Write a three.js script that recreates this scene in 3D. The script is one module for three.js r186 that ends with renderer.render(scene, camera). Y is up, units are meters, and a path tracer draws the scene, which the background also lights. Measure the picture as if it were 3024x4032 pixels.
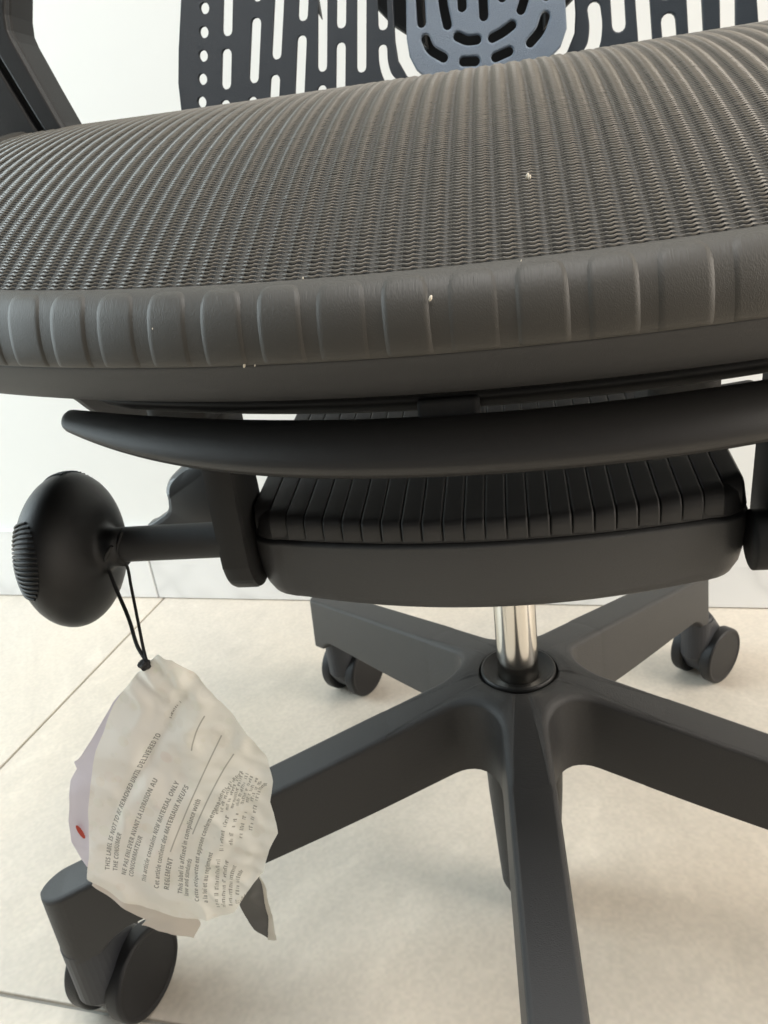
import * as THREE from 'three';
import { RoundedBoxGeometry } from 'three/addons/geometries/RoundedBoxGeometry.js';
import { ConvexGeometry } from 'three/addons/geometries/ConvexGeometry.js';
import { RectAreaLightUniformsLib } from 'three/addons/lights/RectAreaLightUniformsLib.js';
import { mergeGeometries, toCreasedNormals } from 'three/addons/utils/BufferGeometryUtils.js';
import { ImprovedNoise } from 'three/addons/math/ImprovedNoise.js';

// ---------- camera ----------
const LIFT = 0.048;                       // the chair's own zero lies this far above the floor
const scene = new THREE.Scene();
const camera = new THREE.PerspectiveCamera(66.96, 768 / 1024, 0.02, 60);
camera.position.set(0.0077, 0.4788 + LIFT, 0.446);
camera.up.set(0.05438, 0.91329, -0.40367);
camera.lookAt(0.0077 - 0.17395, 0.4788 + LIFT - 0.38942, 0.446 - 0.90449);
camera.focus = 0.30; camera.userData.fStop = 34;
scene.add(camera);

// ---------- light and exposure ----------
const renderer = new THREE.WebGLRenderer({ antialias: true });
renderer.setSize(768, 1024);
renderer.toneMapping = THREE.LinearToneMapping;
renderer.toneMappingExposure = 0.94;
renderer.shadowMap.enabled = true;
RectAreaLightUniformsLib.init();
scene.background = new THREE.Color().setRGB(0.165, 0.165, 0.165);

// ---------- helpers ----------
let seed = 7;
const rnd = () => { seed = (seed * 1664525 + 1013904223) >>> 0; return seed / 4294967296; };
const perlin = new ImprovedNoise();
const fbm = (x, y, z = 0, o = 4) => { let a = 0, s = 1, f = 1; for (let i = 0; i < o; i++) { a += s * perlin.noise(x * f, y * f, z + i * 7.3); s *= 0.5; f *= 2.03; } return a; };
const clamp = (x, a, b) => Math.min(b, Math.max(a, x));
const smooth = (a, b, x) => { const t = clamp((x - a) / (b - a), 0, 1); return t * t * (3 - 2 * t); };
const lerp = (a, b, t) => a + (b - a) * t;
const V = (x, y, z) => new THREE.Vector3(x, y, z);
const names = {};
function numbered(n, o) {
  const k = names[n] = (names[n] ?? -1) + 1;
  o.name = k ? `${n}_${String(k).padStart(3, '0')}` : n; return o;
}
function mesh(name, g, m, parent = scene) {
  if (!g.attributes.normal) g.computeVertexNormals();
  const o = numbered(name, new THREE.Mesh(g, m)); o.castShadow = o.receiveShadow = true; parent.add(o); return o;
}
function tag(o, label, category, group) { o.userData = { label, category }; if (group) o.userData.group = group; return o; }
function struct(o) { o.userData.kind = 'structure'; return o; }
// a sheet of nu x nv cells through fn(u, v) -> [x, y, z]
function sheet(nu, nv, fn, uvfn) {
  const p = [], uv = [], ix = [];
  for (let j = 0; j <= nv; j++) for (let i = 0; i <= nu; i++) {
    const q = fn(i / nu, j / nv); p.push(q[0], q[1], q[2]);
    const t = uvfn ? uvfn(i / nu, j / nv, q) : [i / nu, j / nv]; uv.push(t[0], t[1]);
  }
  for (let j = 0; j < nv; j++) for (let i = 0; i < nu; i++) {
    const a = j * (nu + 1) + i, b = a + 1, c = a + nu + 1, d = c + 1; ix.push(a, b, d, a, d, c);
  }
  const g = new THREE.BufferGeometry();
  g.setAttribute('position', new THREE.Float32BufferAttribute(p, 3));
  g.setAttribute('uv', new THREE.Float32BufferAttribute(uv, 2));
  g.setIndex(ix); g.computeVertexNormals(); return g;
}
// rings of equal length joined into a skin; closed rings, capped ends
function loft(rings, cap = true) {
  const n = rings[0].length, p = [], uv = [], ix = [];
  rings.forEach((r, j) => r.forEach((q, i) => { p.push(...q); uv.push(i / n * 0.1, j * 0.01); }));
  for (let j = 0; j < rings.length - 1; j++) for (let i = 0; i < n; i++) {
    const a = j * n + i, b = j * n + (i + 1) % n, c = a + n, d = b + n; ix.push(a, b, d, a, d, c);
  }
  if (cap) for (const [j, flip] of [[0, true], [rings.length - 1, false]]) {
    const c = [0, 0, 0]; rings[j].forEach(q => { for (let k = 0; k < 3; k++) c[k] += q[k] / n; });
    const base = p.length / 3; p.push(...c); uv.push(0, 0);
    rings[j].forEach(q => { p.push(...q); uv.push(0, 0); });
    for (let i = 0; i < n; i++) { const a = base + 1 + i, b = base + 1 + (i + 1) % n; flip ? ix.push(base, b, a) : ix.push(base, a, b); }
  }
  const g = new THREE.BufferGeometry();
  g.setAttribute('position', new THREE.Float32BufferAttribute(p, 3));
  g.setAttribute('uv', new THREE.Float32BufferAttribute(uv, 2));
  g.setIndex(ix); g.computeVertexNormals(); return g;
}
// rounded rectangle as a list of [a, b]
function roundRect(w, h, r, n = 4) {
  const out = []; r = Math.min(r, w / 2 - 1e-5, h / 2 - 1e-5);
  for (const [cx, cy, a0] of [[w / 2 - r, h / 2 - r, 0], [-w / 2 + r, h / 2 - r, 90], [-w / 2 + r, -h / 2 + r, 180], [w / 2 - r, -h / 2 + r, 270]])
    for (let i = 0; i <= n; i++) { const a = (a0 + 90 * i / n) * Math.PI / 180; out.push([cx + r * Math.cos(a), cy + r * Math.sin(a)]); }
  return out;
}
function extrude(pts, depth, bevel, z0 = 0, holes = [], curve = 6) {
  const s = pts instanceof THREE.Shape ? pts : new THREE.Shape(pts.map(p => new THREE.Vector2(p[0], p[1])));
  s.holes.push(...holes);
  const g = new THREE.ExtrudeGeometry(s, { depth: depth - 2 * bevel, bevelEnabled: bevel > 0, bevelThickness: bevel, bevelSize: bevel, bevelOffset: -bevel, bevelSegments: 2, curveSegments: curve });
  g.translate(0, 0, z0 + bevel); return g;
}
const smoothPts = (pts, n, closed = true) => new THREE.CatmullRomCurve3(pts.map(p => V(p[0], p[1], 0)), closed, 'catmullrom', 0.5).getPoints(n).slice(0, closed ? -1 : undefined).map(v => [v.x, v.y]);
const tube = (pts, r, n = 40, m = 8) => new THREE.TubeGeometry(new THREE.CatmullRomCurve3(pts.map(p => V(...p))), n, r, m, false);
const lathe = (pts, n = 48) => new THREE.LatheGeometry(pts.map(p => new THREE.Vector2(p[0], p[1])), n);

// ---------- materials ----------
function dataTex(size, fn, srgb, rep = 1) {
  const d = new Uint8Array(size * size * 4);
  for (let j = 0; j < size; j++) for (let i = 0; i < size; i++) {
    const c = fn(i / size, j / size, i, j), k = (j * size + i) * 4;
    d[k] = clamp(c[0], 0, 1) * 255; d[k + 1] = clamp(c[1] ?? c[0], 0, 1) * 255; d[k + 2] = clamp(c[2] ?? c[0], 0, 1) * 255; d[k + 3] = 255;
  }
  const t = new THREE.DataTexture(d, size, size); t.wrapS = t.wrapT = THREE.RepeatWrapping; t.magFilter = THREE.LinearFilter;
  if (srgb) t.colorSpace = THREE.SRGBColorSpace; t.repeat.set(rep, rep); t.needsUpdate = true; return t;
}
// fine moulded grain, 1 tile = 4 cm of uv
const grain = dataTex(256, () => [0.5 + 0.5 * (rnd() - 0.5) + 0.25 * (rnd() - 0.5)], false, 25);
function plastic(r, g, b, rough = 0.5, bump = 0.00012, spec = 1) {
  const m = new THREE.MeshPhysicalMaterial({ roughness: rough, specularIntensity: spec });
  m.color.setRGB(r, g, b); if (bump) { m.bumpMap = grain; m.bumpScale = bump; } return m;
}
const M = {
  base: plastic(0.0165, 0.0163, 0.0165, 0.5, 0.00022),
  shell: plastic(0.046, 0.046, 0.046, 0.5, 0.00018),
  lever: plastic(0.055, 0.054, 0.053, 0.35, 0.0001),
  lip: plastic(0.022, 0.0215, 0.0215, 0.55),
  bar: plastic(0.026, 0.0245, 0.023, 0.42, 0.00012, 0.8),
  rim: plastic(0.044, 0.040, 0.033, 0.52, 0.00014),
  dark: plastic(0.011, 0.011, 0.011, 0.5, 0.00012, 0.7),
  cover: plastic(0.024, 0.0235, 0.0235, 0.42, 0.0001, 0.8),
  rubber: plastic(0.006, 0.006, 0.006, 0.38, 0.00008, 0.7),
  wheel: plastic(0.010, 0.010, 0.011, 0.45, 0.0001, 0.7),
  hood: plastic(0.022, 0.024, 0.029, 0.5),
  back: plastic(0.032, 0.041, 0.052, 0.42, 0.0004),
  lumbar: plastic(0.23, 0.285, 0.36, 0.28, 0.0012),  // blue-grey tone paints a cool reflection onto a dark glossy panel
  steel: new THREE.MeshPhysicalMaterial({ color: 0xd8d4cc, metalness: 1, roughness: 0.16 }),
  thread: new THREE.MeshStandardMaterial({ roughness: 0.36 }),
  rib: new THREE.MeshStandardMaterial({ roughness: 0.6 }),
  cloth: new THREE.MeshStandardMaterial({ roughness: 0.8 }),
  cord: new THREE.MeshStandardMaterial({ roughness: 0.7 }),
};
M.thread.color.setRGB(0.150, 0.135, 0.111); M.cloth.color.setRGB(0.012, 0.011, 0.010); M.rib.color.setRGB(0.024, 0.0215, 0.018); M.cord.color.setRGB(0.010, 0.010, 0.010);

// ================= setting =================
// floor axes: u runs along the wall, w from the wall towards the room
const U = V(0.99496, 0, 0.10025), Wv = V(-0.10025, 0, 0.99496);
const FR = new THREE.Matrix4().makeBasis(U, V(0, 1, 0), Wv);
const WALL = -0.4525;
function placed(o) { o.applyMatrix4(FR); return o; }
const stone = dataTex(512, (u, v) => {
  const P = Math.PI * 2, cx = Math.cos(u * P) * 0.9, sx = Math.sin(u * P) * 0.9, cy = Math.cos(v * P) * 0.9, sy = Math.sin(v * P) * 0.9;
  const a = fbm(cx * 1.3 + 5, sx * 1.3 + cy * 1.3, sy * 1.3, 5), b = fbm(cx * 9 + sy * 7, sx * 9 + 9, cy * 9 + sy * 3, 3), c = (rnd() - 0.5) * 0.045;
  const k = 0.80 + a * 0.022 + b * 0.012 + c + 0.018 * smooth(0.35, 0.75, b) - 0.014 * smooth(0.4, 0.8, -b);
  return [k * 1.01, k * (0.964 - a * 0.006), k * (0.898 - a * 0.014)];
}, true);
const floorMat = new THREE.MeshPhysicalMaterial({ map: stone, roughness: 0.36 });
const marble = dataTex(512, (u, v) => {
  const n = fbm(u * 5, v * 5, 2.2, 5), vein = Math.pow(1 - Math.min(1, Math.abs(fbm(u * 3 + 4, v * 3, 8, 4)) * 5), 3);
  const k = 0.94 + n * 0.02 - vein * 0.05; return [k, k * 1.0, k * 0.995];
}, true);
const groutMat = new THREE.MeshStandardMaterial({ roughness: 0.9 }); groutMat.color.setRGB(0.30, 0.285, 0.255);
const jointMat = new THREE.MeshStandardMaterial({ roughness: 0.9 }); jointMat.color.setRGB(0.52, 0.52, 0.51);
const floor = struct(mesh('floor', new THREE.PlaneGeometry(7, 7).rotateX(-Math.PI / 2).translate(0, -0.0025, 2.95), groutMat));
placed(floor);
{
  const tw = 1.2, td = 0.6, gap = 0.003;
  const variants = [0, 1, 2, 3, 4, 5].map(k => {
    const g = new RoundedBoxGeometry(tw - gap, 0.010, td - gap, 2, 0.0012), uv = g.attributes.uv, p = g.attributes.position;
    for (let i = 0; i < p.count; i++) uv.setXY(i, p.getX(i) / 1.3 + k * 0.37, p.getZ(i) / 1.3 + k * 0.61);
    return g;
  });
  for (let r = -1; r < 6; r++) for (let c = -3; c < 3; c++) {
    const off = (r & 1) ? 0 : -0.4;
    const uc = -0.569 + tw / 2 + c * tw + (r === 0 ? 0 : off), wc = 0.1425 - td / 2 + r * td;
    if (wc - td / 2 < WALL - 0.3) continue;
    const g = variants[(r * 7 + c * 3 + 70) % 6];
    const t = mesh('tile', g, floorMat, floor);
    // children of the floor live in its frame (already turned); tops 5 mm thick above the grout bed
    t.position.set(uc, -0.0045 + (rnd() - 0.5) * 0.0003, wc);
  }
}
const wallMat = new THREE.MeshStandardMaterial({ roughness: 0.75, bumpMap: dataTex(256, (u, v) => [0.5 + 0.4 * fbm(u * 8, v * 8, 1, 4) + 0.1 * rnd()]), bumpScale: 0.0003 });
wallMat.color.setRGB(0.84, 0.84, 0.815);
const wall = struct(mesh('wall', new THREE.BoxGeometry(7, 2.7, 0.15).translate(0, 1.35, WALL - 0.075), wallMat)); placed(wall);
const skirtMat = new THREE.MeshPhysicalMaterial({ map: marble, roughness: 0.3 });
const skirting = struct(mesh('skirting', new THREE.BoxGeometry(7, 0.10, 0.006).translate(0, 0.051, WALL + 0.0035), jointMat)); placed(skirting);
for (let c = -3; c < 3; c++) {
  const g = new RoundedBoxGeometry(1.197, 0.112, 0.009, 2, 0.0012), uv = g.attributes.uv, p = g.attributes.position;
  for (let i = 0; i < p.count; i++) uv.setXY(i, p.getX(i) / 0.9 + c * 0.43, p.getY(i) / 0.9 + c * 0.2);
  const t = mesh('skirting_tile', g, skirtMat, skirting); t.position.set(-0.577 + 0.6 + c * 1.2, 0.0575, WALL + 0.005);
}

// added unseen softbox panels: cool at left, warm at right, one overhead
function panel(name, label, category, w, h, pos, target, color, lum, glow) {
  const g = new THREE.Group(); numbered(name, g); scene.add(g); tag(g, label, category);
  g.position.set(...pos); g.lookAt(...target);
  const fm = new THREE.MeshStandardMaterial({ color: 0xe8e6e0, roughness: 0.5 });
  const t = 0.05;
  for (const [x, y, a, b] of [[0, h / 2 + t / 2, w + 2 * t, t], [0, -h / 2 - t / 2, w + 2 * t, t], [w / 2 + t / 2, 0, t, h], [-w / 2 - t / 2, 0, t, h]])
    mesh('frame', new RoundedBoxGeometry(a, b, 0.06, 2, 0.008).translate(x, y, 0), fm, g);
  const em = new THREE.MeshStandardMaterial({ color: 0x222222, emissive: color, emissiveIntensity: glow });
  mesh('glowing_pane', new THREE.BoxGeometry(w, h, 0.02), em, g);
  const l = new THREE.RectAreaLight(color, lum, w, h); l.position.set(0, 0, 0.02); l.lookAt(0, 0, 5); l.rotation.set(0, Math.PI, 0); g.add(l);
  return g;
}
panel('added_light_panel', 'large added cool light panel standing unseen left of the chair', 'window', 1.2, 1.8, [-2.1, 1.2, 0.02], [0, 0.4, -0.05], new THREE.Color().setRGB(0.82, 0.95, 1.0), 4.2, 4);
panel('added_light_panel', 'large added warm light panel standing unseen right of the chair', 'window', 1.3, 1.8, [2.1, 1.2, 0.36], [0, 0.4, 0.05], new THREE.Color().setRGB(1.0, 0.92, 0.82), 6.2, 4);
panel('added_top_panel', 'added warm white light panel hung unseen above the chair', 'lamp', 1.0, 1.0, [0.1, 2.6, 0.35], [0.1, 0.0, 0.2], new THREE.Color().setRGB(0.98, 0.97, 0.95), 8.6, 4);

// ================= office chair =================
const chair = numbered('office_chair', new THREE.Group()); scene.add(chair); chair.position.y = LIFT;
tag(chair, 'dark grey mesh office chair with slotted plastic back and five legged castor base', 'office chair');

// ---- seat surface: s metres behind the front edge, x across ----
const seatX = 0.300;
const frontZ = (x) => 0.200 - 0.9 * x * x;
function seatPt(x, s, up = 0) {
  const sag = 0.9 * x * x * (1 - s / 0.46);
  const slope = 0.55 - 1.78 * s, f = 0.55 * s - 0.89 * s * s;
  const y = 0.4505 + f + 0.17 * x * x * (1 - 0.6 * smooth(0, 0.25, s));
  const n = 1 / Math.hypot(1, slope);
  return [x, y + up * n, 0.185 - sag - s + up * slope * n];
}
const PER = 0.0082, SLEN = 0.41;
const seat = mesh('seat_mesh', sheet(60, 60, (u, v) => seatPt(lerp(-seatX, seatX, u), v * SLEN, -0.0019)), M.cloth, chair);
{ // lengthwise cords, one per weave repeat, darkened to paint the shade of sunken gaps
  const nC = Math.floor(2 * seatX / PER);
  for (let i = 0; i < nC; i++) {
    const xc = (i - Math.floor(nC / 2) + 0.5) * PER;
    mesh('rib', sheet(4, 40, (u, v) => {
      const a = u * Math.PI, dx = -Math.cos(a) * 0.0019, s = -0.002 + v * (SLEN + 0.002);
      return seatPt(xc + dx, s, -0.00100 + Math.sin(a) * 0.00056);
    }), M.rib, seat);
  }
  // crosswise yarns: wavy ribbons running over and under the cords
  const pos = [], idx = [], pitch = 0.00205, rows = Math.floor(0.35 / pitch), nx = Math.round(2 * seatX / PER * 8);
  const prof = [[0.00038, -0.00020], [0.00020, 0.00013], [0, 0.00022], [-0.00020, 0.00010], [-0.00037, -0.00024]];
  for (let r = 0; r < rows; r++) {
    const s0 = 0.0006 + r * pitch, j1 = (rnd() - 0.5) * 0.00022, base = pos.length / 3;
    for (let i = 0; i <= nx; i++) {
      const x = -seatX + 2 * seatX * i / nx, ph = x / PER * Math.PI * 2;
      const wob = 0.00012 * perlin.noise(x * 260, r * 3.7, 1) + j1;
      const sq = Math.tanh(2.0 * (Math.cos(ph) - 0.12)), up = 0.00030 * sq - 0.00020 * Math.cos(2 * ph + 0.1) + 0.00010 * perlin.noise(x * 120, r * 1.9, 4), wd = 0.84 + 0.26 * sq + 0.20 * perlin.noise(x * 300, r * 2.3, 9);
      const along = 0.00034 * Math.tanh(1.8 * Math.cos(ph + 0.35)) + 0.00012 * Math.cos(2 * ph);
      for (const [ds, dn] of prof) pos.push(...seatPt(x, s0 + ds * wd - along + wob, dn * wd + up));
    }
    const k = prof.length;
    for (let i = 0; i < nx; i++) for (let j = 0; j < k - 1; j++) { const a = base + i * k + j, b = a + 1, c = a + k, d = c + 1; idx.push(a, d, b, a, c, d); }
  }
  const g = new THREE.BufferGeometry();
  g.setAttribute('position', new THREE.Float32BufferAttribute(pos, 3)); g.setIndex(idx); g.computeVertexNormals();
  mesh('weave', g, M.thread, seat).userData.kind = 'stuff';
}
// ---- front rim: a rolled rubber nose with raised pads ----
const rimProf = [[-0.0165, 0.4490], [-0.0155, 0.4512], [-0.0125, 0.4512], [-0.0075, 0.4485], [-0.0035, 0.4440], [-0.0010, 0.4385], [0, 0.4330], [-0.0003, 0.4285], [-0.0016, 0.4262]];
const lipProf = [[-0.0022, 0.4262], [-0.0024, 0.4250], [-0.0055, 0.4205], [-0.0125, 0.4125], [-0.020, 0.4085], [-0.045, 0.4050]];
const profAt = (pr, t) => { const k = clamp(t, 0, 1) * (pr.length - 1), i = Math.min(pr.length - 2, Math.floor(k)), f = k - i; const a = pr[Math.max(0, i - 1)], b = pr[i], c = pr[i + 1], d = pr[Math.min(pr.length - 1, i + 2)]; return [0, 1].map(q => 0.5 * (2 * b[q] + (c[q] - a[q]) * f + (2 * a[q] - 5 * b[q] + 4 * c[q] - d[q]) * f * f + (3 * b[q] - a[q] - 3 * c[q] + d[q]) * f * f * f)); };
const rimPt = (pr, x, t, out = 0) => {
  const [dz, y] = profAt(pr, t), e = 0.01, p0 = profAt(pr, t - e), p1 = profAt(pr, t + e);
  const tz = p1[0] - p0[0], ty = p1[1] - p0[1], L = Math.hypot(tz, ty) || 1, nz = -ty / L, ny = tz / L;   // outward normal
  const k = 0.11 + 0.06 * smooth(0.43, 0.45, y);
  return [x, y + k * x * x + out * ny, frontZ(x) + dz + out * nz];
};
const uvm = (u, v, q) => [q[0] * 1, (q[1] + q[2]) * 1];
const rim = mesh('front_rim', sheet(80, 24, (u, v) => rimPt(rimProf, lerp(-seatX, seatX, u), v), uvm), M.rim, chair);
for (let i = -11; i <= 11; i++) {
  const pitch = 0.0213, x0 = i * pitch - 0.0035, w = 0.0152 + 0.0022 * rnd(), hp = 0.00046 + 0.0003 * rnd(), skew = (rnd() - 0.5) * 0.0016;
  const pad = mesh('pad', sheet(20, 18, (u, v) => {
    const t = lerp(0.28, 0.985, v), x = x0 + (u - 0.5) * w + skew * (v - 0.5);
    const ex = Math.abs(u - 0.5) * 2, ev = v < 0.5 ? (0.5 - v) * 2 : 0;
    const r = Math.pow(Math.pow(ex, 4.5) + Math.pow(ev, 4.5), 1 / 4.5);
    const h = 1 - smooth(0.82, 1.0, r), hb = 1 - smooth(0.93, 1.0, v);
    return rimPt(rimProf, x, t, -0.00015 + hp * h * hb + 0.00015 * (1 - ex * ex) * h);
  }, uvm), M.rim, rim);
}
{ // white specks of lint on the rim and the mesh
  const gs = [];
  for (const [q, r] of [[rimPt(rimProf, -0.0165, 0.52, 0.0012), 0.0009], [rimPt(rimProf, -0.0825, 0.95, 0.0006), 0.0008], [rimPt(rimProf, -0.0785, 0.95, 0.0008), 0.0004], [rimPt(rimProf, -0.0605, 0.14, 0.0004), 0.0005], [seatPt(0.0165, 0.045, 0.0012), 0.0010], [seatPt(0.0172, 0.0435, 0.0014), 0.0008], [rimPt(rimProf, 0.012, 0.3, 0.0009), 0.0003], [rimPt(rimProf, -0.115, 0.6, 0.0009), 0.0003]]) {
    const g = new THREE.IcosahedronGeometry(r, 1), p = g.attributes.position;
    for (let i = 0; i < p.count; i++) p.setXYZ(i, p.getX(i) * 0.6 + q[0] + p.getY(i) * 0.3, p.getY(i) * 1.1 + q[1], p.getZ(i) * 0.4 + q[2]);
    g.deleteAttribute('uv'); gs.push(g);
  }
  const lm = new THREE.MeshStandardMaterial({ roughness: 0.9 }); lm.color.setRGB(0.62, 0.56, 0.46);
  const lint = mesh('lint', mergeGeometries(gs), lm); lint.position.y = LIFT;
  tag(lint, 'pale specks of lint lying on the seat edge and mesh', 'lint'); lint.userData.kind = 'stuff';
}
mesh('front_lip', sheet(80, 16, (u, v) => rimPt(lipProf, lerp(-seatX, seatX, u), v), uvm), M.lip, chair);
for (const s of [-1, 1]) {   // side rails of the seat
  const rings = [];
  for (let i = 0; i <= 24; i++) {
    const q = seatPt(s * (seatX + 0.004), i / 24 * SLEN - 0.004, -0.006);
    rings.push(roundRect(0.018, 0.016, 0.006).map(([a, b]) => [q[0] + a, q[1] + b, q[2]]));
  }
  mesh('side_rail', loft(rings), M.rim, chair);
}
// ---- seat pan: the black underside ----
{
  const xs = 0.205, rings = [];
  for (let i = 0; i <= 40; i++) {
    const x = lerp(-xs, xs, i / 40), k = x * x, e = smooth(0.155, 0.205, Math.abs(x));
    const zf = frontZ(x) - 0.028, top = 0.4085 + 0.11 * k, bot = 0.3945 + 0.18 * k + 0.011 * e;
    rings.push([[x, top, zf], [x, bot + 0.004, zf - 0.008], [x, bot, zf - 0.02], [x, bot + 0.004, 0.02], [x, bot + 0.035, -0.2], [x, bot + 0.06, -0.2], [x, top + 0.03, 0.0]]);
  }
  mesh('seat_pan', loft(rings), M.dark, chair);
  // small clip under the middle of the pan
  mesh('clip', new RoundedBoxGeometry(0.023, 0.014, 0.012, 3, 0.002).translate(-0.0165, 0.397, 0.165), M.dark, chair);
}
// ---- lower front bar: a crescent lever across the chair ----
{
  const tipX = 0.192, rings = [], n = 80;
  for (let i = 0; i <= n; i++) {
    const t = Math.sin((-1 + 2 * i / n) * Math.PI / 2), x = t * tipX, k = Math.abs(t);
    const zc = 0.177 - 1.15 * x * x;
    const yb = 0.3785 + 0.0005 * k + 0.0165 * Math.pow(k, 3.2), yt = 0.3975 + 0.005 * k * k;
    const h = Math.max(0.0025, yt - yb) * (k > 0.978 ? Math.sqrt(Math.max(0.012, 1 - Math.pow((k - 0.978) / 0.022, 2))) : 1), yc = (yt + yb) / 2, d = (k > 0.978 ? Math.sqrt(Math.max(0.012, 1 - Math.pow((k - 0.978) / 0.022, 2))) : 1) * 0.025 * (1 - 0.55 * Math.pow(k, 4));
    // section: convex front, flat back, a fine step along the lower edge
    const sec = [[0.22, -0.50], [0.40, -0.45], [0.385, -0.40], [0.48, -0.30], [0.50, -0.18], [0.45, -0.02], [0.34, 0.16], [0.18, 0.34], [-0.02, 0.46], [-0.25, 0.5], [-0.46, 0.42], [-0.5, 0.2], [-0.5, -0.3], [-0.35, -0.48]];
    rings.push(sec.map(([a, b]) => [x, yc + b * h, zc + a * d]));
  }
  mesh('front_bar', loft(rings), M.bar, chair);
}
// ---- brackets: arms from the tilt axle up to the seat pan ----
function bracket(sx, parent) {
  const side = (x) => x;   // outline in z, y: arm leans forward to the pan, round boss at the axle
  const out = [];
  for (let i = 0; i <= 14; i++) { const a = Math.PI * (1.02 + 0.96 * i / 14); out.push([0.074 + 0.021 * Math.cos(a), 0.3045 + 0.0255 * Math.sin(a)]); }
  const pts = [...out, [0.0945, 0.335], [0.0925, 0.372], [0.094, 0.402], [0.058, 0.402], [0.058, 0.37], [0.055, 0.335]];
  const g = extrude(smoothPts(pts, 70), sx < 0 ? 0.0165 : 0.022, 0.003, 0);
  // shape x,y -> z,y ; depth -> x
  const p = g.attributes.position;
  for (let i = 0; i < p.count; i++) {
    const z = p.getX(i), y = p.getY(i), d = p.getZ(i);
    const taper = smooth(0.30, 0.40, y) * 0.004;
    p.setXYZ(i, sx < 0 ? -0.1525 + d : 0.1245 + d, y, z);
  }
  const b = mesh('bracket', toCreasedNormals(g, 0.7), M.dark, parent);
  // rib on the outer front face
  return b;
}
bracket(-1, chair); bracket(1, chair);
mesh('pan_block', new RoundedBoxGeometry(0.028, 0.03, 0.05, 4, 0.006).translate(-0.145, 0.399, 0.10), M.dark, chair);
mesh('pan_block', new RoundedBoxGeometry(0.03, 0.05, 0.05, 4, 0.008).translate(0.079, 0.388, 0.09), M.dark, chair);
{ // grey curved flange left of the bracket
  const pts = smoothPts([[-0.206, 0.412], [-0.198, 0.4], [-0.186, 0.390], [-0.172, 0.3845], [-0.158, 0.385], [-0.150, 0.3885], [-0.148, 0.40], [-0.15, 0.412]], 40);
  mesh('pan_flange', extrude(pts, 0.02, 0.003, 0.092), M.shell, chair);
}
// ---- tilt mechanism: lower housing, ribbed cover ----
const boxX = (t) => lerp(-0.1400, 0.1200, t);      // across
function boxRing(y, inset, drop) {                  // plan outline at height y
  const pts = [], x0 = boxX(0) + inset, x1 = boxX(1) - inset, xm = (x0 + x1) / 2, hw = (x1 - x0) / 2, zb = -0.075 + inset, R = 0.02;
  const front = (x) => 0.1005 - inset - 0.020 * Math.pow((x - xm) / hw, 2);
  const zc = front(x0);
  for (let i = 0; i <= 30; i++) { const x = lerp(x0 + R, x1 - R, i / 30); pts.push([x, front(x)]); }
  for (let i = 1; i <= 7; i++) { const a = Math.PI / 2 * (1 - i / 7); pts.push([x1 - R + R * Math.cos(a), zc + 0.0058 - R + R * Math.sin(a)]); }
  pts.push([x1, zb + 0.01], [x1 - 0.01, zb], [x0 + 0.01, zb], [x0, zb + 0.01]);
  for (let i = 0; i <= 6; i++) { const a = Math.PI / 2 * (1 + (7 - 1 - i) / 7 + 1 / 7); pts.push([x0 + R + R * Math.cos(a), zc + 0.0058 - R + R * Math.sin(a)]); }
  return pts.map(([x, z]) => [x, y + drop(x, z), z]);
}
const none = () => 0;
const sagY = (x) => -0.10 * Math.pow(x + 0.0100, 2);       // centre line of the seam
const dr = (x) => -0.0035 * (1 - Math.pow((x + 0.0100) / 0.13, 2));
const housing = mesh('mechanism_housing', loft([
  boxRing(0.3098, 0.0035, none), boxRing(0.3090, 0.0006, none), boxRing(0.3075, 0, none), boxRing(0.300, 0.0002, none), boxRing(0.290, 0.0009, none), boxRing(0.281, 0.0024, dr),
  boxRing(0.2755, 0.0045, dr), boxRing(0.2725, 0.0085, dr), boxRing(0.2712, 0.016, dr)], true), M.shell, chair);
for (const x of [-0.119, 0.099]) mesh('foot_nub', new THREE.SphereGeometry(0.0048, 20, 12).scale(1.3, 1, 1).translate(x, 0.2738, 0.0715), M.shell, housing);
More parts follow.
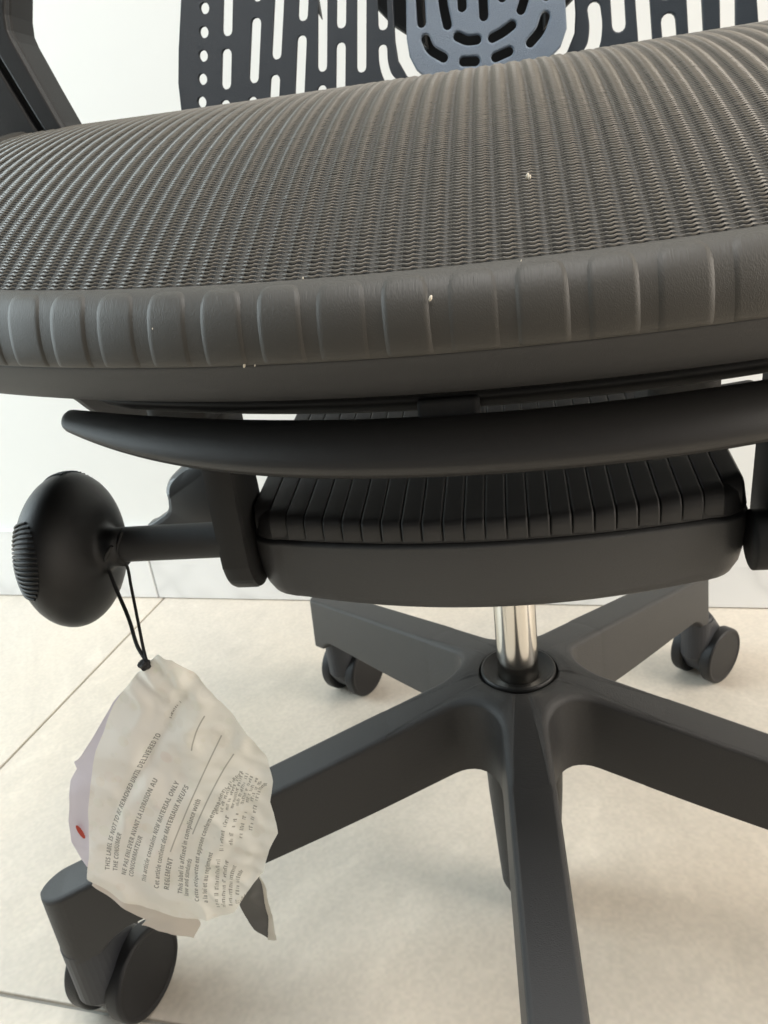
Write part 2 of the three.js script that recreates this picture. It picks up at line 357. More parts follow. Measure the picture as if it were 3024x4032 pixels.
// the cover rises towards the back
const coverTop = (z) => 0.3225 + 0.17 * (0.095 - z);
{
  const rise = (lo) => (x, z) => lo * 0.17 * Math.max(0, 0.095 - z);
  const cover = mesh('mechanism_cover', loft([boxRing(0.3102, 0.0036, none), boxRing(0.3106, 0.0012, none), boxRing(0.3112, 0.0008, none), boxRing(0.3175, 0.0022, rise(1)), boxRing(0.3205, 0.0050, rise(1)), boxRing(0.3218, 0.0085, rise(1))]), M.cover, chair);
  const nr = 24, pitch = (boxX(1) - boxX(0) - 0.010) / nr;
  for (let i = 0; i < nr; i++) {
    const xc = boxX(0) + 0.005 + pitch * (i + 0.5), hw = (boxX(1) - boxX(0)) / 2, zf = 0.1005 - 0.020 * Math.pow((xc + 0.0100) / hw, 2) - (i === 0 || i === nr - 1 ? 0.006 : i === 1 || i === nr - 2 ? 0.0008 : 0);
    const path = [[zf + 0.0001, 0.3124], [zf + 0.0001, 0.3170], [zf - 0.0002, 0.3202], [zf - 0.0012, 0.3222], [zf - 0.0036, coverTop(zf - 0.0036) + 0.0005], [zf - 0.010, coverTop(zf - 0.010) + 0.0006], [zf - 0.03, coverTop(zf - 0.03) + 0.0006], [zf - 0.08, coverTop(zf - 0.08) + 0.0006], [-0.068, coverTop(-0.068) + 0.0006]];
    const w = pitch - 0.0006;
    // outward normals along the path give the slat its thickness
    const ring = path.map((p, k) => {
      const a = path[Math.max(0, k - 1)], b = path[Math.min(path.length - 1, k + 1)], tz = b[0] - a[0], ty = b[1] - a[1], L = Math.hypot(tz, ty), nz = ty / L, ny = -tz / L;
      const at = (dx, o) => [xc + dx, p[1] + o * ny, p[0] + o * nz];
      const h = k === 0 || k === path.length - 1 ? 0.0001 : 0.00045;
      return [at(-w / 2, -0.0012), at(-w / 2, h * 0.2), at(-w / 2 + 0.0009, h), at(w / 2 - 0.0009, h), at(w / 2, h * 0.2), at(w / 2, -0.0012)];
    });
    mesh('slat', loft(ring), M.cover, cover);
  }
}
// ---- axle, knob and lever on the left; axle end on the right ----
mesh('axle', new THREE.CylinderGeometry(0.0098, 0.0098, 0.085, 32).rotateZ(Math.PI / 2).translate(-0.183, 0.3125, 0.085), M.base, chair);
mesh('axle_end', lathe([[0.0001, 0.04], [0.0140, 0.04], [0.0150, 0.038], [0.0150, -0.01], [0.0001, -0.01]]).rotateZ(-Math.PI / 2).translate(0.1270, 0.2985, 0.086), M.dark, chair);
{
  const KX = -0.2375, KR = 0.0432, KA = 0.0225, KB = 0.0195;
  const prof = [[0.0001, -KA]];
  for (let i = 1; i <= 26; i++) { const a = -Math.PI / 2 + Math.PI * 0.895 * i / 26; prof.push([KR * Math.pow(Math.cos(a) < 0 ? 0 : Math.cos(a), 0.92), a < 0 ? KA * Math.sin(a) : KB * Math.sin(a)]); }
  prof.push([0.0128, 0.0195], [0.0116, 0.0212], [0.0109, 0.0235], [0.0107, 0.0290], [0.0001, 0.0290]);
  const knob = mesh('knob', lathe(prof, 72).rotateZ(-Math.PI / 2).translate(KX, 0.3120, 0.087), M.rubber, chair);
  // grip ridges: three patches round the rim of the knob
  const onKnob = (a, ph, h) => { const R = KR * Math.pow(Math.cos(a), 0.92) + h * Math.cos(a), X = (a < 0 ? KA : KB) * Math.sin(a) + h * Math.sin(a); return [KX + X, 0.3120 + R * Math.sin(ph), 0.087 + R * Math.cos(ph)]; };
  for (let i = -8; i <= 8; i++) {   // a patch of fine level ridges on the rim towards the room
    const pts = [], half = Math.sqrt(Math.max(0.08, 1 - Math.pow(i / 9, 2)));
    for (let k = 0; k <= 8; k++) { const a = lerp(-0.40 - 0.75 * half, -0.40 + 0.62 * half, k / 8); pts.push(onKnob(a, 0.30 + i * 0.060, 0.0002 + 0.0004 * Math.sin(Math.PI * k / 8))); }
    mesh('grip_ridge', tube(pts, 0.00075, 20, 6), M.rubber, knob);
  }
  for (const dir of [1, -1]) for (let i = 0; i < 9; i++) {
    const pts = []; for (let k = 0; k <= 5; k++) pts.push(onKnob(lerp(-0.75, 0.1, k / 5) , dir * 2.02 + (i - 4) * 0.085, 0.0002));
    mesh('grip_ridge', tube(pts, 0.0007, 10, 6), M.rubber, knob);
  }
}
{
  const pts = smoothPts([[-0.165, 0.332], [-0.180, 0.332], [-0.200, 0.329], [-0.2125, 0.322], [-0.217, 0.3145], [-0.2165, 0.307], [-0.2185, 0.300], [-0.228, 0.294], [-0.235, 0.290], [-0.23, 0.278], [-0.19, 0.276], [-0.165, 0.28]], 80);
  const g = extrude(pts, 0.012, 0.003, 0.0), p = g.attributes.position;
  for (let i = 0; i < p.count; i++) p.setZ(i, p.getZ(i) - 14 * Math.pow(Math.max(0, p.getY(i) - 0.30), 2));
  mesh('lever', toCreasedNormals(g, 0.9), M.lever, chair);
}
mesh('lever', new RoundedBoxGeometry(0.03, 0.03, 0.014, 5, 0.006).rotateZ(0.1).translate(0.128, 0.338, 0.0), M.base, chair);

// ---- gas lift ----
mesh('gas_rod', new THREE.CylinderGeometry(0.0138, 0.0138, 0.16, 64).translate(0, 0.225, 0), M.steel, chair);
mesh('rod_collar', lathe([[0.0139, 0.1620], [0.0165, 0.1635], [0.0195, 0.1640], [0.0222, 0.1655], [0.0238, 0.1670], [0.0250, 0.1665], [0.0255, 0.1640], [0.0255, 0.155]], 64), M.rubber, chair);
mesh('outer_tube', lathe([[0.0001, -0.041], [0.012, -0.041], [0.018, -0.036], [0.022, -0.026], [0.0265, 0.06], [0.0285, 0.13], [0.0285, 0.15]], 64), M.base, chair);

// ---- five legged base ----
const PHI = 0.0574, DROP = 0.27, HW = 0.0142, FR2 = 0.026;
const legDir = (k) => { const a = PHI - k * 2 * Math.PI / 5; return [Math.sin(a), Math.cos(a)]; };
{
  const s36 = Math.sin(Math.PI / 5), shape = new THREE.Shape(), RE = 0.100, pts = [];
  for (let k = 0; k < 5; k++) {
    const a = PHI + k * 2 * Math.PI / 5, d = [Math.sin(a), Math.cos(a)], e = [d[1], -d[0]];   // e: to the larger angle side
    for (const [r, o] of [[RE, -HW], [RE, HW]]) pts.push([d[0] * r + e[0] * o, d[1] * r + e[1] * o]);
    const am = a + Math.PI / 5, L = (HW + FR2) / s36, c = [Math.sin(am) * L, Math.cos(am) * L];
    // fillet from this leg's side to the next one's
    const t0 = Math.atan2(-e[0], -e[1]), sweep = -(Math.PI - 2 * Math.PI / 5);
    for (let i = 0; i <= 10; i++) {
      const th = t0 + sweep * -1 * -(i / 10); pts.push([c[0] + FR2 * Math.sin(th), c[1] + FR2 * Math.cos(th)]);
    }
  }
  // resample the outline evenly and skin it from the collar hole outwards and down
  const out = [];
  for (let i = 0; i < pts.length; i++) {
    const a = pts[i], b = pts[(i + 1) % pts.length], L = Math.hypot(b[0] - a[0], b[1] - a[1]), n = Math.max(1, Math.round(L / 0.0025));
    for (let q = 0; q < n; q++) out.push([lerp(a[0], b[0], q / n), lerp(a[1], b[1], q / n)]);
  }
  const N = out.length, nor = out.map((p, i) => { const a = out[(i + N - 1) % N], b = out[(i + 1) % N], L = Math.hypot(b[0] - a[0], b[1] - a[1]); let n = [(b[1] - a[1]) / L, -(b[0] - a[0]) / L]; return n; });
  const flip = nor.reduce((t, n, i) => t + n[0] * out[i][0] + n[1] * out[i][1], 0) < 0 ? -1 : 1;
  const yTop = (r) => 0.165 - DROP * Math.max(0, r - 0.034);
  const ring = (f, off, dy) => out.map((p, i) => {
    const a = Math.atan2(p[0], p[1]), o = off * flip;
    let x = p[0] + nor[i][0] * o, z = p[1] + nor[i][1] * o;
    const r1 = Math.hypot(x, z), h0 = [0.0262 * Math.sin(a), 0.0262 * Math.cos(a)];
    x = lerp(h0[0], x, f); z = lerp(h0[1], z, f);
    return [x, yTop(Math.hypot(x, z)) + dy * 1, z];
  });
  const g = loft([ring(0, 0, -0.01), ring(0, 0, -0.0008), ring(0.03, -0.0034, 0), ...[0.2, 0.4, 0.6, 0.8].map(f => ring(f, -0.0034, 0)), ring(1, -0.0034, 0), ring(1, -0.0010, -0.0010), ring(1, 0, -0.0034), ring(1, 0.0013, -0.03), ring(1, 0.0026, -0.052), ring(1, -0.0004, -0.055), ring(0.5, -0.0004, -0.055)], false);
  mesh('hub', g, M.base, chair);
}
for (let k = 0; k < 5; k++) {
  const [dx, dz] = legDir(k), rings = [], rEnd = 0.3195;
  for (let i = 0; i <= 30; i++) {
    const t = i / 30, tipR = 0.016, r = i <= 22 ? lerp(0.0848, rEnd, t * 30 / 22) : rEnd + tipR * Math.sin((i - 22) / 8 * Math.PI / 2);
    const wsc = i <= 22 ? 1 : Math.max(0.12, Math.cos((i - 22) / 8 * Math.PI / 2));
    const eps = lerp(-0.0006, 0.00012, smooth(0.0848, 0.098, r)), top = 0.165 - DROP * (r - 0.034) + eps, h = lerp(0.0554, 0.046, smooth(0.085, 0.33, r)) + 0.012 * smooth(0.29, 0.312, r), wt = (HW + eps) * lerp(1, 1.0, t) * wsc, wb = wt + 0.0026 * wsc, b = 0.0034 * Math.min(1, wsc + 0.2);
    const sec = [[-wt + b, 0], [wt - b, 0], [wt - b * 0.3, -b * 0.3], [wt, -b], [wb, -h + 0.003], [wb - 0.003, -h], [-wb + 0.003, -h], [-wb, -h + 0.003], [-wt, -b], [-wt + b * 0.3, -b * 0.3]];
    rings.push(sec.map(([o, y]) => [dx * r + dz * o, top + y, dz * r - dx * o]));
  }
  const leg = mesh('leg', loft(rings), M.base, chair);
}
// castors: hood with two wheels; pivot under the leg tip, each turned its own way
const castorProto = {};
{
  const R = 0.0305, yc = -LIFT + R;
  const hood = [lathe([[0.0001, 0.034], [0.0125, 0.034], [0.0145, 0.031], [0.0150, 0.02], [0.0145, 0.008], [0.0001, 0.004]], 32)];
  const hp = [];
  for (let i = 0; i < 28; i++) { const a = i / 28 * Math.PI * 2, cx = Math.sin(a), cz = Math.cos(a);
    for (const o of [-0.0095, 0.0095]) hp.push(V(o, yc + (R - 0.0065) * cx, -0.018 + (R - 0.0065) * cz));
    for (const y of [-0.012, 0.030]) hp.push(V(0.0155 * cx, y, 0.0155 * cz)); }
  hood.push(new ConvexGeometry(hp));
  const strip = g => { const h = g.index ? g.toNonIndexed() : g; for (const n of Object.keys(h.attributes)) if (n !== 'position' && n !== 'normal') h.deleteAttribute(n); return h; };
  castorProto.hood = mergeGeometries(hood.map(strip));
  const wp = [[0.0001, -0.0060], [R - 0.0045, -0.0060], [R - 0.0012, -0.0052], [R, -0.0035], [R, 0.0045], [R - 0.0006, 0.0060], [R - 0.002, 0.0068], [R - 0.0032, 0.0069], [R - 0.0042, 0.0061], [R - 0.0055, 0.0061], [0.0001, 0.0064]];
  castorProto.wheel = lathe(wp, 48).rotateZ(-Math.PI / 2);
  castorProto.y = yc;
}
[0, 1, 2, 3, 4].forEach((k) => {
  // each castor trails its own way
  const rr = 0.3195, [dx, dz] = legDir(k);
  const trail = { 0: [0.3, 0.9], 1: [0.232, -0.973], 2: [0.459, -0.888], 3: [0.69, -0.72], 4: [0.9, 0.3] }[k];
  const far = k === 2 || k === 3 ? 0.012 : 0, out = 0;
  const c = mesh('castor', castorProto.hood, M.hood, chair);
  c.position.set(dx * (rr + out) + trail[0] * far, 0, dz * (rr + out) + trail[1] * far); c.rotation.y = Math.atan2(-trail[0], -trail[1]);
  if (k === 1) { c.scale.setScalar(1.08); c.position.y = LIFT * 0.08; }
  for (const s of [1, -1]) {
    const w = mesh('wheel', castorProto.wheel, M.wheel, c); w.position.set(s * 0.0158, castorProto.y, -0.018); if (s < 0) w.rotation.y = Math.PI;
  }
});

// ---- slotted backrest ----
const backZ = (x, y) => -0.235 + 0.8 * x * x - 0.10 * (y - 0.56);
const pill = (pts, w) => {      // slot along a polyline of [x, y]
  const r = w / 2, c = new THREE.CatmullRomCurve3(pts.map(p => V(p[0], p[1], 0))), n = pts.length > 2 ? 12 : 2, L = [], Rr = [];
  for (let i = 0; i <= n; i++) { const q = c.getPoint(i / n), t = c.getTangent(i / n); L.push([q.x - t.y * r, q.y + t.x * r]); Rr.push([q.x + t.y * r, q.y - t.x * r]); }
  const e = c.getPoint(1), te = c.getTangent(1), s = c.getPoint(0), ts = c.getTangent(0), out = [...L];
  for (let i = 1; i < 6; i++) { const a = Math.PI / 2 - Math.PI * i / 6; out.push([e.x + r * (te.x * Math.cos(a) - te.y * Math.sin(a)), e.y + r * (te.y * Math.cos(a) + te.x * Math.sin(a))]); }
  out.push(...Rr.reverse());
  for (let i = 1; i < 6; i++) { const a = -Math.PI / 2 - Math.PI * i / 6; out.push([s.x + r * (ts.x * Math.cos(a) - ts.y * Math.sin(a)), s.y + r * (ts.y * Math.cos(a) + ts.x * Math.sin(a))]); }
  return new THREE.Path(out.map(p => new THREE.Vector2(p[0], p[1])));
};
const bend = (g, dz) => {
  const p = g.attributes.position, n = g.attributes.normal, v = V(0, 0, 0);
  for (let i = 0; i < p.count; i++) {
    const x = p.getX(i), y = p.getY(i), z = p.getZ(i); p.setZ(i, z + backZ(x, y) + dz);
    v.set(n.getX(i) - 1.6 * x * n.getZ(i), n.getY(i) + 0.10 * n.getZ(i), n.getZ(i)).normalize(); n.setXYZ(i, v.x, v.y, v.z);
  }
  return g;
};
const TOP = 0.70;
{
  const edge = [[0.180, 0.46], [0.216, 0.49], [0.2275, 0.53], [0.2295, 0.547], [0.2285, 0.565], [0.2245, 0.587], [0.2175, 0.618], [0.205, 0.66], [0.195, TOP]];
  // rows: [x at the top, x at the bottom, list of y spans] in mm, left side then right side
  const left = [
    [-186, -197, [[592, TOP * 1000 - 20], [557, 585], [520, 551]]], [-165, -177, [[612, 680], [559, 603], [515, 551]]], [-149, -161, [[573, 690], [500, 564]]], [-131, -142, [[596, 680], [500, 588]]],
    [-117, -125, [[561, 690], [510, 553]]], [-103, -111, [[588, 680], [505, 580]]], [-88, -95, [[557, 690], [500, 547]]], [-73, -77, [[583, 690]]]];
  const right = [
    [184, 190, [[590, 690], [520, 570]]], [165, 167, [[530, 690]]], [143, 147, [[530, 690]]], [125, 130, [[573, 690], [520, 563]]],
    [110, 114, [[530, 690]]], [94, 97, [[558, 690], [500, 548]]]];
  for (const [s, rows] of [[-1, left], [1, right]]) {
    const out = [], inner = [];
    const innerEdge = [[0.0635, TOP], [0.0655, 0.60], [0.0665, 0.575], [0.0655, 0.562], [0.060, 0.551], [0.050, 0.541], [0.03, 0.533], [0.001, 0.530]];
    const pts = [...edge.map(([x, y]) => [s * x, y]), ...innerEdge.map(([x, y]) => [s * x, y]), [s * 0.001, 0.46]];
    const holes = [];
    for (const [xa, xb, spans] of rows) for (const [y0, y1] of spans) {
      const X = (y) => lerp(xa, xb, (610 - y) / 60) / 1000;
      holes.push(pill([[X(y1 - 4), (y1 - 4) / 1000], [X(y0 + 4), (y0 + 4) / 1000]], 0.0094));
    }
    if (s < 0) holes.push(pill([[-0.0765, 0.571], [-0.0768, 0.562], [-0.0745, 0.552], [-0.069, 0.545]], 0.0090));
    else holes.push(pill([[0.0795, 0.575], [0.0805, 0.564], [0.0785, 0.552], [0.073, 0.544]], 0.0090));
    for (let i = -2; i < 7; i++) { const y = 0.612 - i * 0.0153, x = s < 0 ? -lerp(0.202, 0.214, (0.612 - y) / 0.061) : 0.2 + (0.6 - y) * 0.1; const h = new THREE.Path(); h.absellipse(x, y, 0.0044, 0.0050, 0, Math.PI * 2, true); holes.push(h); }
    const g = bend(extrude(pts, 0.0045, 0.0010, 0, holes, 10), 0);
    mesh('back_panel', g, M.back, chair);
  }
  // lumbar pad in the middle
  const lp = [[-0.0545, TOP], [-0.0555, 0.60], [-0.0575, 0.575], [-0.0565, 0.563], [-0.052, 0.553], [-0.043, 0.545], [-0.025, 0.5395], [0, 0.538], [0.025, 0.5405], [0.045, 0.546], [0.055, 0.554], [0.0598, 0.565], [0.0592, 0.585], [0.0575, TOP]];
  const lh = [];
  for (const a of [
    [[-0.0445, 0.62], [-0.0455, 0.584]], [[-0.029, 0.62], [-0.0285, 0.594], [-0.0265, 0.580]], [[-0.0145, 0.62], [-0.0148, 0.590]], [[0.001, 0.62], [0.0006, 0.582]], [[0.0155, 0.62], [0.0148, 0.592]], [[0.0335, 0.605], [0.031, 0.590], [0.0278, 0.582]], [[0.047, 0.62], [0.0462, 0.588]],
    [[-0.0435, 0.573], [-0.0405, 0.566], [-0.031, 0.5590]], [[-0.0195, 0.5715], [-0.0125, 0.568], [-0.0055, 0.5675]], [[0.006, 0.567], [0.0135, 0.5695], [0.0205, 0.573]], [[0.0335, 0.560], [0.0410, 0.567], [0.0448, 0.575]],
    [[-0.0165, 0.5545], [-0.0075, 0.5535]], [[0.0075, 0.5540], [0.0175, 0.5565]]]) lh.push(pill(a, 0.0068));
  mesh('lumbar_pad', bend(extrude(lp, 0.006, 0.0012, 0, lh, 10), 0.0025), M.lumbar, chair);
  // dark frame behind the back
  const spine = extrude([[-0.047, 0.44], [0.047, 0.44], [0.050, 0.60], [0.052, TOP], [-0.052, TOP], [-0.050, 0.60]], 0.012, 0.003, -0.285);
  mesh('back_spine', spine, M.dark, chair);
  for (const s of [-1, 1]) {
    const arm = extrude([[s * 0.045, 0.572], [s * 0.072, 0.592], [s * 0.098, 0.622], [s * 0.16, 0.70], [s * 0.13, 0.70], [s * 0.078, 0.655], [s * 0.045, 0.625]], 0.012, 0.003, -0.280);
    if (s < 0) { } mesh('back_yoke', arm, M.dark, chair);
    mesh('back_yoke', extrude([[s * 0.128, 0.604], [s * 0.136, 0.622], [s * 0.158, 0.65], [s * 0.2, 0.69], [s * 0.19, 0.70], [s * 0.13, 0.66]], 0.01, 0.002, -0.275), M.dark, chair);
  }
}
// ---- left arm post with a groove down its side ----
{
  const rightEdge = [[-0.262, 0.515], [-0.2735, 0.5400], [-0.2815, 0.562], [-0.2870, 0.578], [-0.2905, 0.588], [-0.2917, 0.594], [-0.2905, 0.602], [-0.286, 0.615], [-0.28, 0.64]];
  const groove = rightEdge.map(([x, y], i) => [x - 0.0125 - 0.0005 * i, y]);
  const post = mesh('arm_post', extrude([[-0.30, 0.40], [-0.262, 0.41], ...rightEdge, [-0.40, 0.64], [-0.40, 0.55]], 0.03, 0.003, -0.115), M.dark, chair);
  mesh('arm_edge', extrude([...rightEdge, ...groove.slice().reverse()], 0.006, 0.0015, -0.0865), M.base, post);
  mesh('arm_face', extrude([...groove.map(([x, y]) => [x - 0.0052, y]), [-0.40, 0.64], [-0.36, 0.50], [-0.30, 0.50]], 0.006, 0.0015, -0.0865), M.base, post);
}

// ================= paper label hanging from the knob =================
const label = numbered('paper_tag', new THREE.Group()); scene.add(label); label.position.y = LIFT;
tag(label, 'crumpled cream paper label printed in rows, hanging by a black cord from the chair knob', 'paper tag');
const Lp = [[-186, 262, 130], [-195, 259, 131], [-203, 251, 132], [-212, 241, 133], [-221, 225, 135], [-228, 214, 137], [-235, 197, 138], [-241.5, 176, 141], [-246, 155, 143], [-250, 138, 145], [-253, 128, 146], [-246, 121, 146], [-236, 112, 147], [-220, 106, 148], [-204, 101, 149], [-190, 99.5, 149]];
const Rp = [[-186, 262, 130], [-180, 271, 129], [-176, 268, 130], [-173, 267.5, 130], [-166, 261, 131], [-157, 250, 132], [-146, 236, 134], [-138, 223, 136], [-131, 210, 137], [-129, 197, 139], [-133, 182, 140], [-131, 164, 142], [-138, 152, 144], [-144, 136, 145], [-151, 129, 146], [-166, 107, 148], [-178, 102, 149], [-190, 99.5, 149]];
function edgeAt(P, t) {
  let L = [0]; for (let i = 1; i < P.length; i++) L.push(L[i - 1] + Math.hypot(P[i][0] - P[i - 1][0], P[i][1] - P[i - 1][1]));
  const d = t * L[L.length - 1]; let i = 1; while (i < P.length - 1 && L[i] < d) i++;
  const f = (d - L[i - 1]) / (L[i] - L[i - 1]), q = [0, 1, 2].map(k => lerp(P[i - 1][k], P[i][k], f) / 1000);
  const w = Math.min(1, 12 * t, 12 * (1 - t));          // torn, uneven edge
  q[0] += w * 0.0006 * perlin.noise(q[1] * 95, P[0][2] * 0.37, P[1][0] * 0.11); q[1] += w * 0.0006 * perlin.noise(q[0] * 110, P[0][2] * 0.71, 5); return q;
}
const ridge = (n) => 1 - Math.min(1, Math.abs(n) * 3.2);
const crease = (x, y) => 0.0015 * perlin.noise(x * 28, y * 28, 3) + 0.0007 * perlin.noise(x * 80, y * 70, 6) + 0.0016 * ridge(perlin.noise(x * 30 + 3, y * 26, 11)) + 0.0010 * ridge(perlin.noise(x * 70, y * 70, 15)) * smooth(-0.21, -0.16, x)
  - 0.0022 * Math.exp(-Math.pow(((x + 0.2) * 0.8 - (y - 0.2) * 0.6 + 0.004) / 0.004, 2)) * smooth(0.16, 0.2, y)
  + 0.0025 * Math.exp(-Math.pow(((x + 0.150) + (y - 0.15) * 0.5) / 0.006, 2)) * smooth(0.17, 0.12, y) * Math.sin(y * 420)
  + 0.0014 * smooth(0.235, 0.262, y) * Math.sin(x * 420 + y * 260);
function paper(P, Q, dz, bulge, uvOn, nu = 60, nv = 110) {
  const f = (off) => sheet(nu, nv, (u, v) => {
    const a = edgeAt(P, v), b = edgeAt(Q, v), q = [0, 1, 2].map(k => lerp(a[k], b[k], u));
    const belly = Math.sin(Math.PI * u) * Math.sin(Math.PI * Math.pow(v, 0.8));
    q[2] += dz + bulge * belly + crease(q[0], q[1]) * Math.min(1, v * 8 + 0.3) + off; return q;
  }, (u, v, q) => [(q[0] + 0.275) / 0.155, (q[1] - 0.07) / 0.21]);
  return f(0);
}
const printTex = (() => {
  const W = 1110, H = 1504, c = document.createElement('canvas'); c.width = W; c.height = H;
  const x = c.getContext('2d'); x.fillStyle = '#f0ece2'; x.fillRect(0, 0, W, H);
  // faint stains of the paper itself
  for (let i = 0; i < 500; i++) { x.fillStyle = `rgba(${150 + rnd() * 60},${140 + rnd() * 50},${110 + rnd() * 50},${0.03 + rnd() * 0.03})`; x.beginPath(); x.arc(rnd() * W, rnd() * H, 3 + rnd() * 26, 0, 7); x.fill(); }
  const px = (mx, my) => [(mx / 1000 + 0.275) / 0.155 * W, (1 - (my / 1000 - 0.07) / 0.21) * H];
  // text set letter by letter along a bent line through three points of the sheet (mm)
  function line(text, a, b, d, size, bold, col = '#8f8d84') {
    const A = px(...a), B = px(...b), D = px(...d);
    const q = t => { const s = 1 - t, m = [2 * B[0] - (A[0] + D[0]) / 2, 2 * B[1] - (A[1] + D[1]) / 2]; return [s * s * A[0] + 2 * s * t * m[0] + t * t * D[0], s * s * A[1] + 2 * s * t * m[1] + t * t * D[1]]; };
    x.font = `${bold ? 'bold ' : ''}${size}px sans-serif`; x.fillStyle = col; x.textBaseline = 'alphabetic';
    const tot = x.measureText(text).width; let len = 0, p = q(0); for (let i = 1; i <= 60; i++) { const n = q(i / 60); len += Math.hypot(n[0] - p[0], n[1] - p[1]); p = n; }
    const k = Math.min(1, len / tot), tab = [0]; let at = 0, o = q(0);
    for (let i = 1; i <= 200; i++) { const n = q(i / 200); tab.push(tab[i - 1] + Math.hypot(n[0] - o[0], n[1] - o[1])); o = n; }
    const tAt = (d) => { let i = 1; while (i < 200 && tab[i] < d) i++; return (i - 1 + (d - tab[i - 1]) / (tab[i] - tab[i - 1] || 1)) / 200; };
    for (const ch of text) {
      const w = x.measureText(ch).width * k, t = clamp(tAt(at + w / 2), 0, 1), c0 = q(t), c1 = q(Math.min(1, t + 0.01)), c2 = q(Math.max(0, t - 0.01));
      x.save(); x.translate(c0[0], c0[1]); x.rotate(Math.atan2(c1[1] - c2[1], c1[0] - c2[0])); x.scale(k, 1); x.fillText(ch, -w / 2 / k, 0); x.restore(); at += w;
    }
  }
  line('THIS LABEL IS NOT TO BE REMOVED UNTIL DELIVERED TO', [-237, 135], [-219, 178], [-180, 233], 27, true);
  line('THE CONSUMER', [-232.5, 134], [-227, 152], [-218, 172], 27, true);
  line('NE PAS ENLEVER AVANT LA LIVRAISON AU', [-228, 131], [-204, 181], [-172, 226], 27, true);
  line('CONSOMMATEUR', [-223.5, 130], [-216, 149], [-206.5, 167], 27, true);
  line('This article contains NEW MATERIAL ONLY', [-216, 127], [-196, 172], [-167, 216], 27, true);
  line('Cet article contient des MATERIAUX NEUFS', [-209, 123], [-190, 171], [-161, 213], 27, true);
  line('REGLEMENT', [-203, 122], [-199.5, 134], [-195, 146], 30, true);
  x.strokeStyle = '#b3afa4'; x.lineWidth = 5;
  const rule = (a, b, d) => { const A = px(...a), B = px(...b), D = px(...d); x.beginPath(); x.moveTo(...A); x.quadraticCurveTo(2 * B[0] - (A[0] + D[0]) / 2, 2 * B[1] - (A[1] + D[1]) / 2, ...D); x.stroke(); };
  rule([-196, 150], [-176, 186], [-153, 224]); rule([-180, 163], [-163, 192], [-148, 213]); rule([-160, 236], [-166, 227], [-170, 217]);
  line('This label is affixed in compliance with', [-195, 120], [-184, 158], [-168, 190], 27, true);
  line('law and standards', [-191, 119], [-189, 131], [-184, 145], 26, true);
  line('Cette etiquette est apposee conformement', [-185, 116], [-178, 150], [-160, 183], 25, true);
  line('a la loi et au reglement', [-180, 115], [-177, 132], [-170, 151], 25, true);
  // print too small to read: rows of broken strokes
  function fine(a, b, d, h = 15, col = '#a09c91', fill = 0.93) {
    const A = px(...a), B = px(...b), D = px(...d), q = t => { const s = 1 - t, m = [2 * B[0] - (A[0] + D[0]) / 2, 2 * B[1] - (A[1] + D[1]) / 2]; return [s * s * A[0] + 2 * s * t * m[0] + t * t * D[0], s * s * A[1] + 2 * s * t * m[1] + t * t * D[1]]; };
    let len = 0, p = A; for (let i = 1; i <= 40; i++) { const n = q(i / 40); len += Math.hypot(n[0] - p[0], n[1] - p[1]); p = n; }
    x.fillStyle = col;
    for (let u = 0; u < len;) {
      const w = 3 + rnd() * 6; if (rnd() < fill) { const c0 = q(u / len), c1 = q(Math.min(1, u / len + 0.02)); x.save(); x.translate(...c0); x.rotate(Math.atan2(c1[1] - c0[1], c1[0] - c0[0])); const hh = h * (0.55 + rnd() * 0.45); x.fillRect(0, -hh, w * 0.7, hh); if (rnd() < 0.5) x.fillRect(0, -hh, w + 3, 3); x.restore(); }
      u += w + 3 + (rnd() < 0.14 ? 12 : 0);
    }
  }
  for (let i = 0; i < 4; i++) fine([-174 + i * 4.2, 111 + i * 1.2], [-172 + i * 4.2, 126 + i], [-167 + i * 4, 146 - i * 3], 17);
  for (let i = 0; i < 6; i++) fine([-161 + i * 1.5, 108 + i * 1.6], [-160 + i * 1.6, 113 + i * 1.5], [-158 + i * 1.6, 119 + i * 1.4], 12, '#a39a8c');
  for (let i = 0; i < 9; i++) fine([-163 + i * 2.9, 176 + i * 0.9], [-158 + i * 2.7, 188 + i * 0.3], [-150 + i * 2.1, 203 - Math.abs(i - 3) * 2], 13, '#a8a49a', 0.97);
  for (let i = 0; i < 4; i++) fine([-164 + i * 6, 152 + i * 4], [-161 + i * 5.6, 164 + i * 2], [-156 + i * 5, 176 + i], 16);
  fine([-180, 233], [-177, 238], [-173, 242], 10);
  const t = new THREE.CanvasTexture(c); t.colorSpace = THREE.SRGBColorSpace; return t;
})();
const paperMat = (r, g, b, tex) => { const m = new THREE.MeshPhysicalMaterial({ roughness: 0.85, side: THREE.DoubleSide, transmission: 0.3, thickness: 0 }); tex ? m.map = tex : m.color.setRGB(r, g, b); return m; };
mesh('printed_sheet', paper(Lp, Rp, 0, 0.0035, true), paperMat(1, 1, 1, printTex), label);
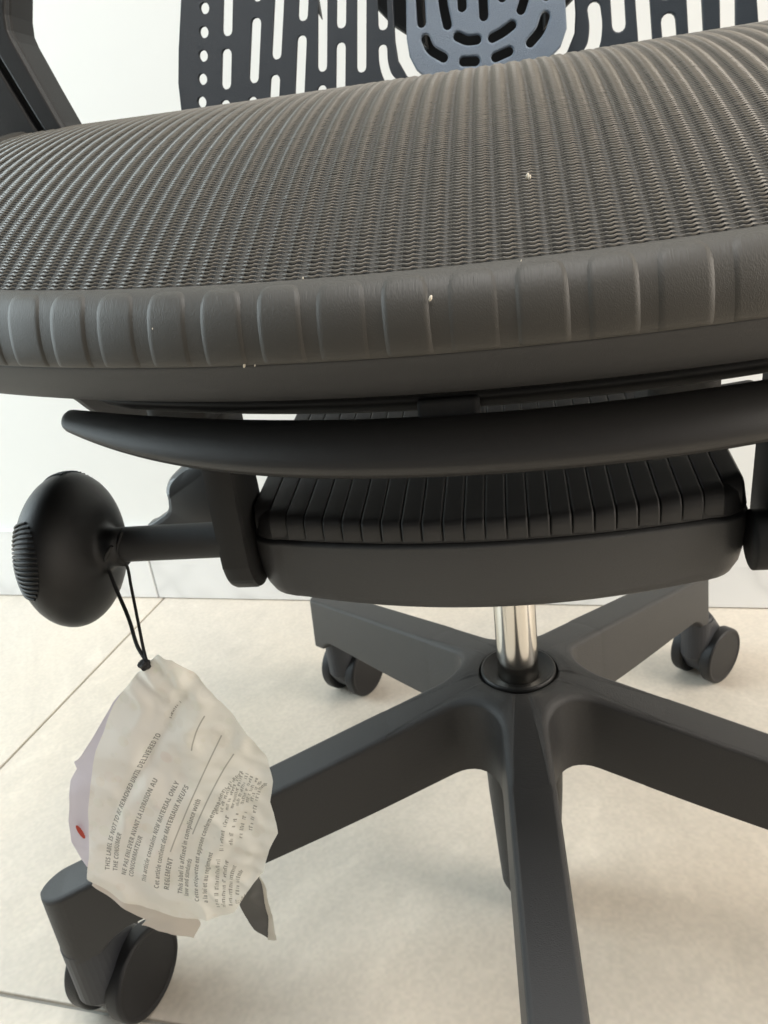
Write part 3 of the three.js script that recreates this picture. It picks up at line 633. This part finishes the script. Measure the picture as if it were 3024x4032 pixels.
{
  const bl = [[-190, 258, 125], [-198, 254, 126], [-216, 238, 127], [-231, 219, 129], [-246, 201, 131], [-250, 200.5, 131], [-249, 193, 131], [-254, 189, 132], [-258, 174, 133], [-263, 159, 134], [-264, 146, 135], [-261, 128, 136], [-252, 112, 137], [-244, 103, 138]];
  const br = [[-190, 258, 125], [-180, 240, 127], [-178, 200, 131], [-190, 150, 135], [-215, 115, 138], [-244, 103, 138]];
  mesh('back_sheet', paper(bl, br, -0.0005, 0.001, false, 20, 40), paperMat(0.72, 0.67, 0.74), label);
  const fl = [[-254, 120, 139], [-257, 115, 138], [-253, 109, 138], [-244, 99, 138], [-229, 86.5, 139], [-233, 84, 139], [-222, 79.5, 140], [-216, 79, 140], [-210, 77, 140], [-200, 77, 140]];
  const fr = [[-254, 120, 139], [-236, 116, 140], [-215, 108, 141], [-198, 100, 141], [-193, 88, 140], [-200, 77, 140]];
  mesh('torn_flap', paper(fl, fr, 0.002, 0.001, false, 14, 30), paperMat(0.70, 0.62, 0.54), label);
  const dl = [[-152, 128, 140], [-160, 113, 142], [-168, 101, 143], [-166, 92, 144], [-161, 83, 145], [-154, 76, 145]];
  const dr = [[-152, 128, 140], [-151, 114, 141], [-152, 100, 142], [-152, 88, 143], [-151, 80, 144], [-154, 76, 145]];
  mesh('shaded_corner', paper(dl, dr, -0.004, 0.001, false, 10, 24), paperMat(0.10, 0.095, 0.088), label);  // curled corner; the shade on its back is put into the dark colour
  const el = [[-151, 128, 140], [-151, 114, 141], [-152, 100, 142], [-152, 88, 143], [-154, 76, 145]], er = [[-151, 128, 140], [-149, 114, 141], [-149.5, 100, 142], [-149, 88, 143], [-148, 77, 145]];
  mesh('torn_edge', paper(el, er, -0.003, 0.0, false, 4, 20), paperMat(0.62, 0.58, 0.50), label);
  const red = new THREE.MeshStandardMaterial({ roughness: 0.7, side: THREE.DoubleSide }); red.color.setRGB(0.50, 0.045, 0.02);
  mesh('red_dot', sheet(10, 10, (u, v) => { const a = u * Math.PI * 2, r = v; return [-0.2560 + 0.0018 * r * Math.cos(a) - 0.0006 * r * Math.sin(a), 0.1525 + 0.0058 * r * Math.sin(a), 0.1362 + 0.0014 * Math.sin(a) * r * 0.3]; }), red, label);
  // cord: two strands from the axle, knotted at the top of the sheet
  mesh('cord', tube([[-0.209, 0.318, 0.098], [-0.214, 0.312, 0.099], [-0.2185, 0.302, 0.092], [-0.2140, 0.295, 0.098], [-0.2025, 0.281, 0.112], [-0.1945, 0.271, 0.124], [-0.1880, 0.2655, 0.1300]], 0.00105, 60), M.cord, label);
  mesh('cord', tube([[-0.206, 0.322, 0.090], [-0.209, 0.312, 0.096], [-0.2085, 0.302, 0.090], [-0.2045, 0.293, 0.098], [-0.1965, 0.279, 0.114], [-0.1915, 0.2705, 0.124], [-0.1875, 0.2660, 0.1310]], 0.00085, 60), M.cord, label);
  mesh('cord_knot', (() => { const g = new THREE.IcosahedronGeometry(0.0030, 3), p = g.attributes.position; for (let i = 0; i < p.count; i++) { const n = 1 + 0.35 * perlin.noise(p.getX(i) * 700, p.getY(i) * 700, p.getZ(i) * 700); p.setXYZ(i, p.getX(i) * n * 1.1 - 0.1885, p.getY(i) * n + 0.2650, p.getZ(i) * n + 0.1318); } g.computeVertexNormals(); return g; })(), M.cord, label);
}
renderer.render(scene, camera);
